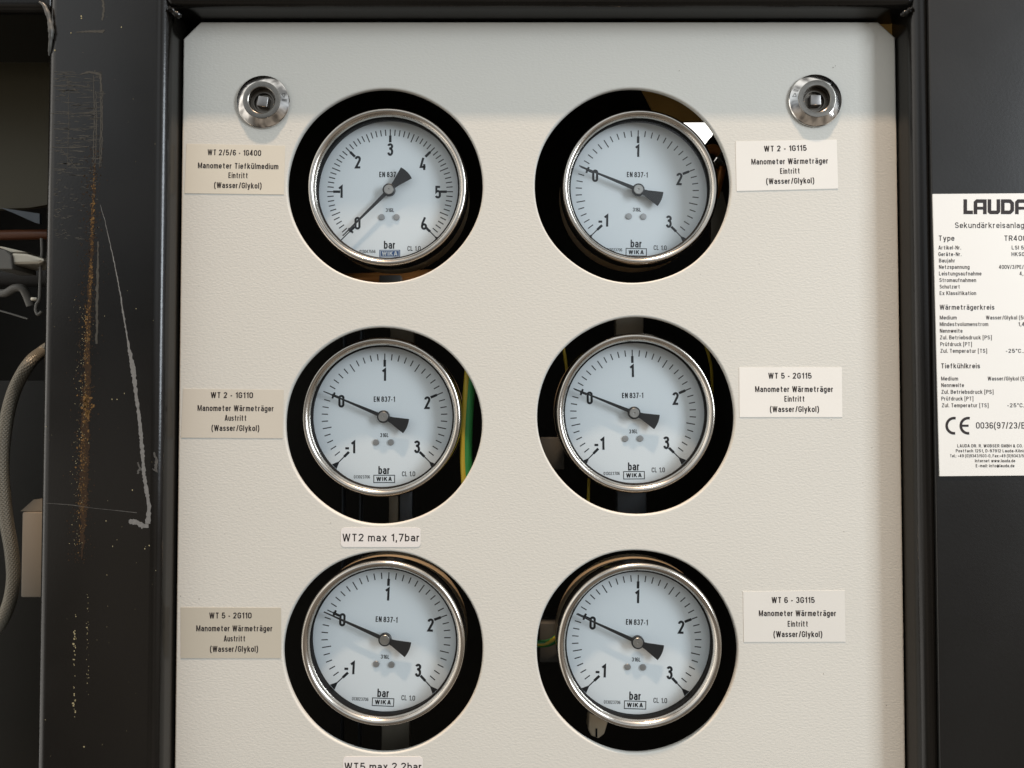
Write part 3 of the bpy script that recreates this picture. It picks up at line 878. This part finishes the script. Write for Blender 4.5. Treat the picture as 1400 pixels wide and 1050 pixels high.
    for poly in (body, [(x * U, z * U) for x, z in tail]):
        e = .00003 if poly is not body else 0
        a = [ptr.verts.new((p[0], y0 - e, p[1])) for p in poly]
        b = [ptr.verts.new((p[0], y1 - e, p[1])) for p in poly]
        ptr.faces.new(a); ptr.faces.new(b[::-1])
        for i in range(len(poly)):
            j = (i + 1) % len(poly)
            ptr.faces.new((a[i], b[i], b[j], a[j]))
    bmesh.ops.recalc_face_normals(ptr, faces=ptr.faces)
    po = from_bm('pointer', ptr, M_POINTER, g)
    lathe('pointer_boss', [(29 * U, DIALY - .0030), (29 * U, DIALY - .0050), (26 * U, DIALY - .0053), (22.5 * U, DIALY - .0053), (22.5 * U, DIALY - .0040)], M_POINTER, po, 48, 30)
    lathe('hub_cap', [(22.3 * U, DIALY - .0040), (22.3 * U, DIALY - .0055), (20.5 * U, DIALY - .0058), (5 * U, DIALY - .0058), (3.5 * U, DIALY - .0053), (0, DIALY - .0052)], M_HUB, po, 48, 30)
    return g
GGROUP = 'round pressure gauges in the cutouts'
g0 = make_gauge('steel pressure gauge reading 0 to 6 bar, pointer lying lower left at zero', 0, 6, 45, True, GGROUP)
g1 = make_gauge('steel pressure gauge with -1 to 3 bar dial left of the WT 2 - 1G115 sticker', -1, 3, 67.5, False, GGROUP)
spots = [
    (g0, 530.2, 256.8, 109.6, 0.0, 225.0, None),
    (g1, 874.3, 256.7, 107.5, 1.2, 157.5, None),
    (None, 522.5, 569.8, 109.7, 0.0, 157.2, 'steel pressure gauge right of the WT 2 - 1G110 sticker, above the WT2 max note'),
    (None, 868.6, 564.6, 109.8, -0.6, 158.0, 'steel pressure gauge with -1 to 3 bar dial left of the WT 5 - 2G115 sticker'),
    (None, 524.5, 877.6, 112.9, 2.4, 156.0, 'steel pressure gauge right of the WT 5 - 2G110 sticker, below the WT2 max note'),
    (None, 873.7, 881.4, 113.1, 1.7, 155.5, 'steel pressure gauge with -1 to 3 bar dial left of the WT 6 - 3G115 sticker'),
]
gauges = []
for g, cx, cy, rpx, roll, pang, label in spots:
    if g is None:
        g = copy_tree(g1)
        g['label'] = label
    # real size is known, so apparent radius gives the distance
    y = -0.004
    for it in range(20):
        p = P(cx, cy, y)
        dist = (p - CAM).dot(FWD)
        y += (GR * F / rpx - dist) * 0.8
    p = P(cx, cy, y)
    g.location = (p.x, y - .002, p.z)
    g.rotation_euler = (0, R(roll), 0)
    g.scale = (1.024, 1.024, 1.024)
    for chd in g.children:
        if chd.name.startswith('pointer'):
            chd.rotation_euler = (0, R(-(pang + roll)), 0)
    gauges.append(g)
    print('gauge depth', round(y * 1000, 1))

# ================================================================== STICKERS
def sticker(name, corners, m, label, cat, group, lines, capx, depth=0.0, th=0.00025, bold=0.175, round_px=0):
    y = depth - th
    pts = px_poly(corners, y)
    if round_px:
        (x0, z1), (x1, _), (_, z0), _ = pts
        r = round_px * (D + y) / F
        q = []
        for cx, cz, a in ((x0 + r, z1 - r, 90), (x0 + r, z0 + r, 180), (x1 - r, z0 + r, 270), (x1 - r, z1 - r, 360)):
            q += [(cx + r * math.cos(R(a + t)), cz + r * math.sin(R(a + t))) for t in (0, 22, 45, 68, 90)]
        pts = q
    s = prism(name, pts, y, depth - .00004, m)
    tag(s, label, cat, group)
    for t, x0, y0, x1, y1 in lines:
        px_type('text_line', t, x0, y0, x1, y1, capx, y - .00006, M_TEXT, s, bold)
    return s
SG = 'printed gauge stickers on the cream panel'
ST1 = sticker_mat('yellowed_sticker', (0.665, 0.625, 0.525))
ST2 = sticker_mat('beige_sticker', (0.60, 0.565, 0.485))
ST3 = sticker_mat('grey_beige_sticker', (0.515, 0.485, 0.405))
ST4 = sticker_mat('white_sticker', (0.765, 0.755, 0.71))
ST5 = sticker_mat('off_white_sticker', (0.79, 0.775, 0.725))
ST6 = sticker_mat('pale_sticker', (0.70, 0.69, 0.645))
MW = 'Manometer Wärmeträger'
WG = '(Wasser/Glykol)'
sticker('gauge_sticker', [(255.3, 196.7), (389.8, 199.3), (388, 265.9), (252.5, 264.2)], ST1, 'yellowish sticker printed WT 2/5/6 - 1G400 Tiefkülmedium', 'sticker', SG,
        [('WT 2/5/6 - 1G400', 283.7, 211.9, 357, 213.1), ('Manometer Tiefkülmedium', 270.5, 229.9, 380.6, 231.4), ('Eintritt', 312.3, 243.4, 339, 243.8), (WG, 292.6, 256.8, 357.6, 257.8)], 7.9)
sticker('gauge_sticker', [(250.7, 531.6), (388, 533.1), (386.4, 599.3), (247.6, 598.4)], ST2, 'beige sticker printed WT 2 - 1G110 Austritt, at the left edge of the panel', 'sticker', SG,
        [('WT 2 - 1G110', 288, 544, 346, 544.3), (MW, 270, 561.7, 374.6, 562.4), ('Austritt', 307.2, 575.3, 337.2, 575.4), (WG, 289, 589, 354.5, 589.4)], 7.9)
sticker('gauge_sticker', [(247.2, 830.3), (384.2, 831), (384.2, 900), (247.2, 900)], ST3, 'darker grey beige sticker printed WT 5 - 2G110 Austritt', 'sticker', SG,
        [('WT 5 - 2G110', 286, 845.5, 344, 845.5), (MW, 268.2, 863, 372.8, 863.2), ('Austritt', 306, 877, 335.6, 877), (WG, 287, 891.2, 352.9, 891.2)], 7.9)
sticker('gauge_sticker', [(1005.7, 193.2), (1144, 190.9), (1146, 257.8), (1007.1, 261.2)], ST4, 'white slightly tilted sticker printed WT 2 - 1G115 Eintritt, under the right lock', 'sticker', SG,
        [('WT 2 - 1G115', 1044.6, 207.2, 1103.1, 206), (MW, 1027.3, 225, 1132.7, 223.5), ('Eintritt', 1066.7, 237.8, 1093.9, 237.2), (WG, 1047.5, 251.7, 1113.4, 250.5)], 7.9)
sticker('gauge_sticker', [(1010.6, 502.2), (1151, 502.2), (1151.7, 570.3), (1011.2, 570.3)], ST5, 'white sticker printed WT 5 - 2G115 Eintritt', 'sticker', SG,
        [('WT 5 - 2G115', 1050.4, 517.6, 1109.8, 517.6), (MW, 1032.4, 535.9, 1139.5, 535.9), ('Eintritt', 1072.5, 549.1, 1100.3, 549.1), (WG, 1052.6, 563.3, 1119.8, 563.3)], 7.9)
sticker('gauge_sticker', [(1016, 808.8), (1154.9, 807.2), (1155.9, 877.4), (1017, 877.8)], ST6, 'off white sticker printed WT 6 - 3G115 Eintritt', 'sticker', SG,
        [('WT 6 - 3G115', 1054.9, 824.3, 1114, 824.3), (MW, 1037.5, 842.4, 1143.6, 842.4), ('Eintritt', 1077, 856.8, 1105, 856.8), (WG, 1057.5, 871, 1124.3, 871)], 7.9)
TG = 'white rounded pressure limit stickers'
sticker('limit_sticker', [(466, 721.2), (575, 721.2), (575, 748), (466, 748)], M_MAX, 'small rounded white sticker printed WT2 max 1,7bar', 'sticker', TG,
        [('WT2 max 1,7bar', 468, 740.1, 574, 740.1)], 10.4, bold=0.135, round_px=5)
sticker('limit_sticker', [(469, 1034.4), (578, 1034.4), (578, 1061), (469, 1061)], M_MAX, 'small rounded white sticker printed WT5 max 2,2bar, cut off at the bottom', 'sticker', TG,
        [('WT5 max 2,2bar', 470.8, 1053.4, 577, 1053.4)], 10.4, bold=0.135, round_px=5)

# ================================================================== RATING PLATE
RY = DY - .0008
plate = prism('rating_plate', px_poly([(1275.2, 265.2), (1520, 263.5), (1530, 649), (1284.8, 651)], RY), RY, DY - .00004, M_PLATE)
tag(plate, 'large white rating plate full of small German print on the dark door', 'rating plate')
TY = RY - .00006
def rl(t, x0, b, x1, cap, bold=0.15, slope=0.0):
    px_type('text_line', t, x0, b, x1, b + slope, cap, TY, M_TEXT, plate, bold)
bm = bmesh.new()
def lauda(ch, x0, x1):
    T = 5.0
    a, b = x0 + T / 2, x1 - T / 2
    t, m_, e = 272.4 + T / 2, 284.6, 292.8 - T / 2
    E = 292.8
    S = {'L': [([(a, 272.4), (a, e), (x1, e)], 0)],
         'A': [([(a, E), (a, t + 2), (a + 2, t), (b, t), (b, E)], 0), ([(a, m_), (b, m_)], 0)],
         'U': [([(a, 272.4), (a, e - 1.5), (a + 1.5, e), (b - 1.5, e), (b, e - 1.5), (b, 272.4)], 0)],
         'D': [([(a, e), (a, t), (b - 3, t), (b, t + 3), (b, e - 3), (b - 3, e)], 1)]}[ch]
    for k, (pts, cl) in enumerate(S):
        ribbon(bm, [px2(p[0], p[1], TY) for p in pts], T * (D + TY) / F * (1 if k == 0 else .8), TY - .00002 * k, bool(cl))
for ch_, a_, b_ in (('L', 1317.2, 1330.2), ('A', 1331.2, 1349), ('U', 1350.3, 1367.5), ('D', 1368.5, 1386.4), ('A', 1387.8, 1405.6)):
    lauda(ch_, a_, b_)
from_bm('maker_mark', bm, M_TEXT, plate)
rl('Sekundärkreisanlage', 1305.6, 311.8, 1406, 8.0, .12)
rl('Type', 1283, 329.2, 1305, 7.4, .14)
rl('TR400', 1372.7, 329.2, 1404, 7.4, .14)
for t, x0, b, x1 in (('Artikel-Nr.', 1283, 341.1, 1314), ('Geräte-Nr.', 1283, 350.1, 1314.5), ('Baujahr', 1283.8, 358.8, 1306), ('Netzspannung', 1283.8, 367.6, 1325.6),
                     ('Leistungsaufnahme', 1283.8, 376.6, 1341.9), ('Stromaufnahmen', 1284.3, 385.6, 1334.6), ('Schutzart', 1284.7, 394.5, 1312.6), ('Ex Klassifikation', 1284.7, 403.4, 1334.6),
                     ('LSI 5', 1383.2, 341.1, 1400), ('HKS0', 1383, 350.1, 1401), ('400V/3/PE/50', 1365.8, 367.6, 1407), ('4,', 1394, 376.6, 1399),
                     ('Medium', 1284.8, 436.8, 1308), ('Mindestvolumenstrom', 1284.8, 445.8, 1351.2), ('Nennweite', 1285, 454.9, 1316), ('Zul. Betriebsdruck [PS]', 1285, 464, 1356),
                     ('Prüfdruck [PT]', 1285.6, 473.2, 1328.8), ('Zul. Temperatur [TS]', 1285.6, 482.3, 1349.6), ('Wasser/Glykol (50', 1348, 436.8, 1403), ('1,4', 1392, 445.8, 1401), ('-25°C...', 1374.8, 482.3, 1402),
                     ('Medium', 1286.8, 520.2, 1310), ('Nennweite', 1287, 529.2, 1318), ('Zul. Betriebsdruck [PS]', 1287, 538.4, 1358.4), ('Prüfdruck [PT]', 1287, 547.6, 1330.8),
                     ('Zul. Temperatur [TS]', 1287.6, 556.8, 1351.6), ('Wasser/Glykol (50', 1350.4, 520.2, 1405), ('-25°C...', 1376.8, 556.8, 1404)):
    rl(t, x0, b, x1, 5.4)
rl('Wärmeträgerkreis', 1284.7, 423.4, 1359.7, 6.9, .15)
rl('Tiefkühlkreis', 1286.4, 503.6, 1340, 6.9, .15)
bm = bmesh.new()
for cx, bar in ((1304.5, False), (1323.8, True)):
    pts = [px2(cx + 10.2 * math.cos(R(a)), 582 - 10.4 * math.sin(R(a)), TY) for a in range(78, 284, 8)]
    ribbon(bm, pts, 3.6 * (D + TY) / F, TY)
    if bar:
        ribbon(bm, [px2(cx - 9, 582, TY - .00001), px2(cx + .5, 582, TY - .00001)], 3.0 * (D + TY) / F, TY - .00002)
from_bm('conformity_mark', bm, M_TEXT, plate)
rl('0036(97/23/EG', 1334.4, 586, 1407.5, 8.8, .14)
for t, x0, b, x1 in (('LAUDA DR. R. WOBSER GMBH & CO. KG', 1308.8, 611.6, 1407), ('Postfach 1251, D-97912 Lauda-Königshofen', 1306.8, 618.4, 1420), ('Tel.: +49 (0)9343/503-0, Fax:+49 (0)9343/503', 1298.8, 625.2, 1406), ('Internet www.lauda.de', 1333, 632, 1388), ('E-mail: info@lauda.de', 1334, 638.8, 1387)):
    rl(t, x0, b, x1, 4.2, .16)

# ================================================================== INSIDE THE CABINET, SEEN THROUGH THE CUTOUTS
def prop(name, pts, y0, y1, m, label, cat, group=None, bevel=0.0):
    return tag(prism(name, px_poly(pts, y0), y0, y1, m, None, bevel), label, cat, group)
def pbox(px0, py0, px1, py1, y0, y1, name, m, label, cat, group=None, bevel=.001):
    a, b = P(px0, py1, y0), P(px1, py0, y0)
    return tag(box(name, a.x, b.x, y0, y1, a.z, b.z, m, None, bevel, 2), label, cat, group)
SR = 'galvanised strut rails behind the left gauges'
for x, lab in ((468, 'slim galvanised strut rail behind the left gauges, outermost of two'), (492, 'slim galvanised strut rail behind the left gauges, nearer their middle')):
    pbox(x - 4, 400, x + 3, 1150, .075, .085, 'strut_rail', M_BLUESTEEL, lab, 'rail', SR, .001)
bk = pbox(533, 440, 566, 470, .045, .055, 'mounting_bracket', M_TANSTEEL, 'dull grey bracket showing above the gauge beside the WT 2 - 1G110 sticker', 'bracket', 'gauge mounting brackets')
bk = pbox(546, 655, 564, 740, .052, .056, 'mounting_bracket', M_BLUESTEEL, 'blue grey strut hanging below the gauge above the WT2 max note', 'bracket', 'gauge mounting brackets')
bk = pbox(521, 965, 560, 1090, .040, .046, 'mounting_bracket', M_TANSTEEL, 'dull bracket under the gauge above the WT5 max note', 'bracket', 'gauge mounting brackets')
bk = pbox(531, 655, 544.5, 740, .050, .054, 'mounting_bracket', M_TANSTEEL, 'narrow tan strip beside the blue grey strut above the WT2 max note', 'bracket', 'gauge mounting brackets')
bk = pbox(842, 430, 880, 470, .050, .062, 'mounting_bracket', M_TANSTEEL, 'dark bracket above the gauge beside the WT 5 - 2G115 sticker', 'bracket', 'gauge mounting brackets')
bk = pbox(844, 660, 884, 740, .055, .064, 'mounting_bracket', M_BLUESTEEL, 'dark bracket below the gauge beside the WT 5 - 2G115 sticker', 'bracket', 'gauge mounting brackets')
# earth wires
def wire(pts, y, rad, label, group):
    t = tube('earth_wire', [P(a, b, y) for a, b in pts], rad, M_GREEN, None, 12, 8)
    tag(t, label, 'wire', group)
    st = tube('yellow_stripe', [P(a, b, y) + Vector((-rad * .55, -rad * .42, 0)) for a, b in pts], rad * .62, M_YELLOW, t, 10, 8)
    return t
WGp = 'green and yellow earth wires'
wire([(650, 440), (645, 500), (640, 560), (638, 610), (640, 660), (648, 720)], .016, .0040, 'green and yellow earth wire right of the gauge above the WT2 max note', WGp)
wire([(700, 880), (735, 880), (750, 879), (762, 872), (778, 858)], .036, .0026, 'green and yellow earth wire bending over a terminal block', WGp)
pbox(738, 852, 782, 906, .042, .06, 'terminal_block', M_DIMGREY, 'grey terminal block left of the gauge beside the WT 6 - 3G115 sticker', 'terminal block')
pbox(738, 598, 772, 642, .055, .075, 'terminal_block', M_DIMGREY, 'grey wiring clamp left of the gauge beside the WT 5 - 2G115 sticker', 'terminal block')
YW = 'thin yellow wires behind the gauges'
for pts, y, lab in (([(762, 440), (772, 485), (776, 520)], .05, 'thin yellow wire at the upper left of a cutout'), ([(806, 640), (804, 690), (806, 730)], .06, 'thin yellow wire under the gauge beside the WT 5 - 2G115 sticker'), ([(964, 470), (972, 500), (974, 540)], .07, 'faint yellow wire right of the gauge beside the WT 5 - 2G115 sticker')):
    tag(tube('yellow_wire', [P(a, b, y) for a, b in pts], .0012, M_YELLOW, None, 8, 6), lab, 'wire', YW)
# slotted fitting below the lower right gauge
ft = prism('slotted_fitting', px_poly([(806, 975), (832, 985), (826, 1004), (818, 1010), (808, 1006), (804, 998)], .018), .018, .030, M_TANCAST, None, .0008)
tag(ft, 'tan metal fitting with a slot, lower left under the bottom right gauge', 'fitting')
sl = P(815.5, 1001, .0178)
box('slot', sl.x - .0006, sl.x + .0006, sl.y - .0001, sl.y + .004, sl.z - .0035, sl.z + .0025, M_GASKET, ft)
# upper right cutout: ochre sheet, copper fittings, pale duct
prop('ochre_sheet', [(860, 90), (1010, 90), (1010, 166), (900, 166)], .045, .047, M_OCHRE, 'ochre metal sheet above the bright slot behind the WT 2 - 1G115 gauge', 'sheet')
tag(tube('copper_pipe', [P(966, 206, .030), P(976, 204, .032), P(986, 214, .034), P(985, 236, .034), P(979, 262, .036), P(976, 290, .04)], .0036, M_COPPER, None, 14, 6), 'short bent copper pipe glowing orange right of the WT 2 - 1G115 gauge', 'pipe')
nut = thing('pipe_fitting', 'small shiny hexagonal fitting on the copper pipe', 'fitting', P(988, 220, .028))
lathe('fitting_nut', [(.0, -.006), (.0035, -.006), (.0058, -.0045), (.0058, .004), (.004, .006)], M_CHROME, nut, 6, 20)
lathe('fitting_bore', [(.0, -.0062), (.0028, -.0062), (.0030, -.0055)], M_GASKET, nut, 20, 20)
prop('duct_sheet', [(980, 262), (988, 262), (1006, 330), (1000, 372), (972, 372), (972, 300)], .034, .038, M_TANSTEEL, 'pale narrow sheet strip behind the right rim of the upper right cutout', 'sheet')
prop('rubber_insulation', [(966, 196), (972, 186), (985, 184), (1020, 190), (1030, 330), (990, 330), (975, 240)], .11, .14, M_RUBBER, 'black rubber pipe insulation behind the copper fittings', 'insulation', None, .002)
# bits under the upper left gauge
tag(tube('copper_pipe', [P(430, 384, .10), P(500, 383, .10), P(620, 376, .10)], .006, M_COPPER, None, 12, 4), 'dim copper pipe crossing under the 0 to 6 bar gauge', 'pipe')
pbox(518, 376, 548, 400, .08, .09, 'pipe_clip', M_GREY, 'small grey clip on the dim copper pipe', 'clip')

# ================================================================== MACHINERY IN THE OPENING ON THE LEFT
prop('olive_sheet', [(-60, 66), (110, 66), (110, 272), (40, 284), (-60, 288)], .09, .095, M_OLIVE, 'plain olive brown sheet behind the opening on the far left', 'sheet')
prop('support_gusset', [(0, 284), (54, 292), (54, 306), (47, 304), (18, 291)], .085, .088, M_BLUESTEEL, 'thin grey green triangular gusset below the olive sheet', 'bracket')
tag(tube('brown_pipe', [P(-40, 322, .10), P(30, 321, .10), P(100, 320, .10)], .0042, M_BROWNPIPE, None, 16, 4), 'brown red pipe running level across the left opening', 'pipe')
fit = thing('pipe_elbow', 'bright cast metal elbow piece under the brown red pipe', 'fitting', P(30, 352, .07))
def fpart(name, pts, y0, y1, m, bevel=.0008):
    o = prism(name, px_poly(pts, y0), y0, y1, m, None, bevel)
    o.parent = fit
    o.matrix_parent_inverse = Matrix.Translation(fit.location).inverted()
    return o
fpart('body', [(14, 345), (36, 346), (60, 353), (60, 358), (52, 361), (16, 362)], .034, .060, M_ALU, .002)
fpart('top_edge', [(-6, 336), (4, 337), (38, 345), (14, 346)], .036, .060, M_ALU)
fpart('end_face', [(-8, 339), (6, 341), (15, 349), (17, 368), (-8, 368)], .032, .060, M_GREY)
tag(tube('black_pipe', [P(-40, 378, .085), P(30, 378, .085), P(100, 378, .085)], .0085, M_RUBBER, None, 16, 4), 'thick black insulated pipe across the left opening', 'pipe')
tag(tube('pipe_clamp', [P(-14, 397, .06), P(6, 401, .058), P(20, 394, .056), P(30, 394, .056), P(36, 403, .058), P(42, 418, .06)], .0030, M_GREY, None, 12, 6), 'curved grey clamp strap below the black insulated pipe', 'clamp')
pbox(41, 406, 50, 411, .052, .056, 'bright_lug', M_ALU, 'tiny bright metal lug beside the left post', 'lug')
tag(tube('thin_rod', [P(-10, 422, .06), P(15, 429, .06), P(38, 436, .06)], .0007, M_GREY, None, 8, 4), 'thin grey rod slanting in the left opening', 'rod')
eye = tube('cable_tie', [P(57, 326, .04), P(57.5, 345, .04), P(56, 360, .04), P(55, 385, .04), P(54, 408, .04), P(50, 416, .04), P(49, 424, .04), P(52, 430, .04), P(57, 426, .04)], .0011, M_GREY, None, 10, 6)
tag(eye, 'pale cable tie looped against the edge of the left post', 'cable tie')
hp = [(75, 470), (58, 481), (40, 497), (20, 533), (8, 580), (3, 640), (8, 705), (16, 755), (18, 795), (10, 832), (-8, 864), (-40, 890)]
tag(tube('braided_hose', [P(a, b, .012 + .02 * (i < 2)) for i, (a, b) in enumerate(hp)], .0043, M_HOSE, None, 20, 10), 'tan braided hose curving down through the left opening', 'hose')
jb = thing('junction_box', 'small beige plastic box behind the left post', 'box', P(42, 755, .03))
o = pbox(28, 700, 80, 817, .030, .055, 'body', M_BEIGE, '', '', None, .0012)
del o['label'], o['category']
o.parent = jb
o.matrix_parent_inverse = Matrix.Translation(jb.location).inverted()
lid = prism('lid', px_poly([(28, 699), (80, 699), (80, 683), (46, 683)], .031), .031, .054, M_BEIGE)
lid.parent = jb
lid.matrix_parent_inverse = Matrix.Translation(jb.location).inverted()
pbox(-60, 520, 110, 1100, .13, .135, 'dark_sheet', M_INNER, 'black sheet deep behind the braided hose', 'sheet')

# the copies above were linked before their meshes moved; nothing else to do
bpy.context.view_layer.update()
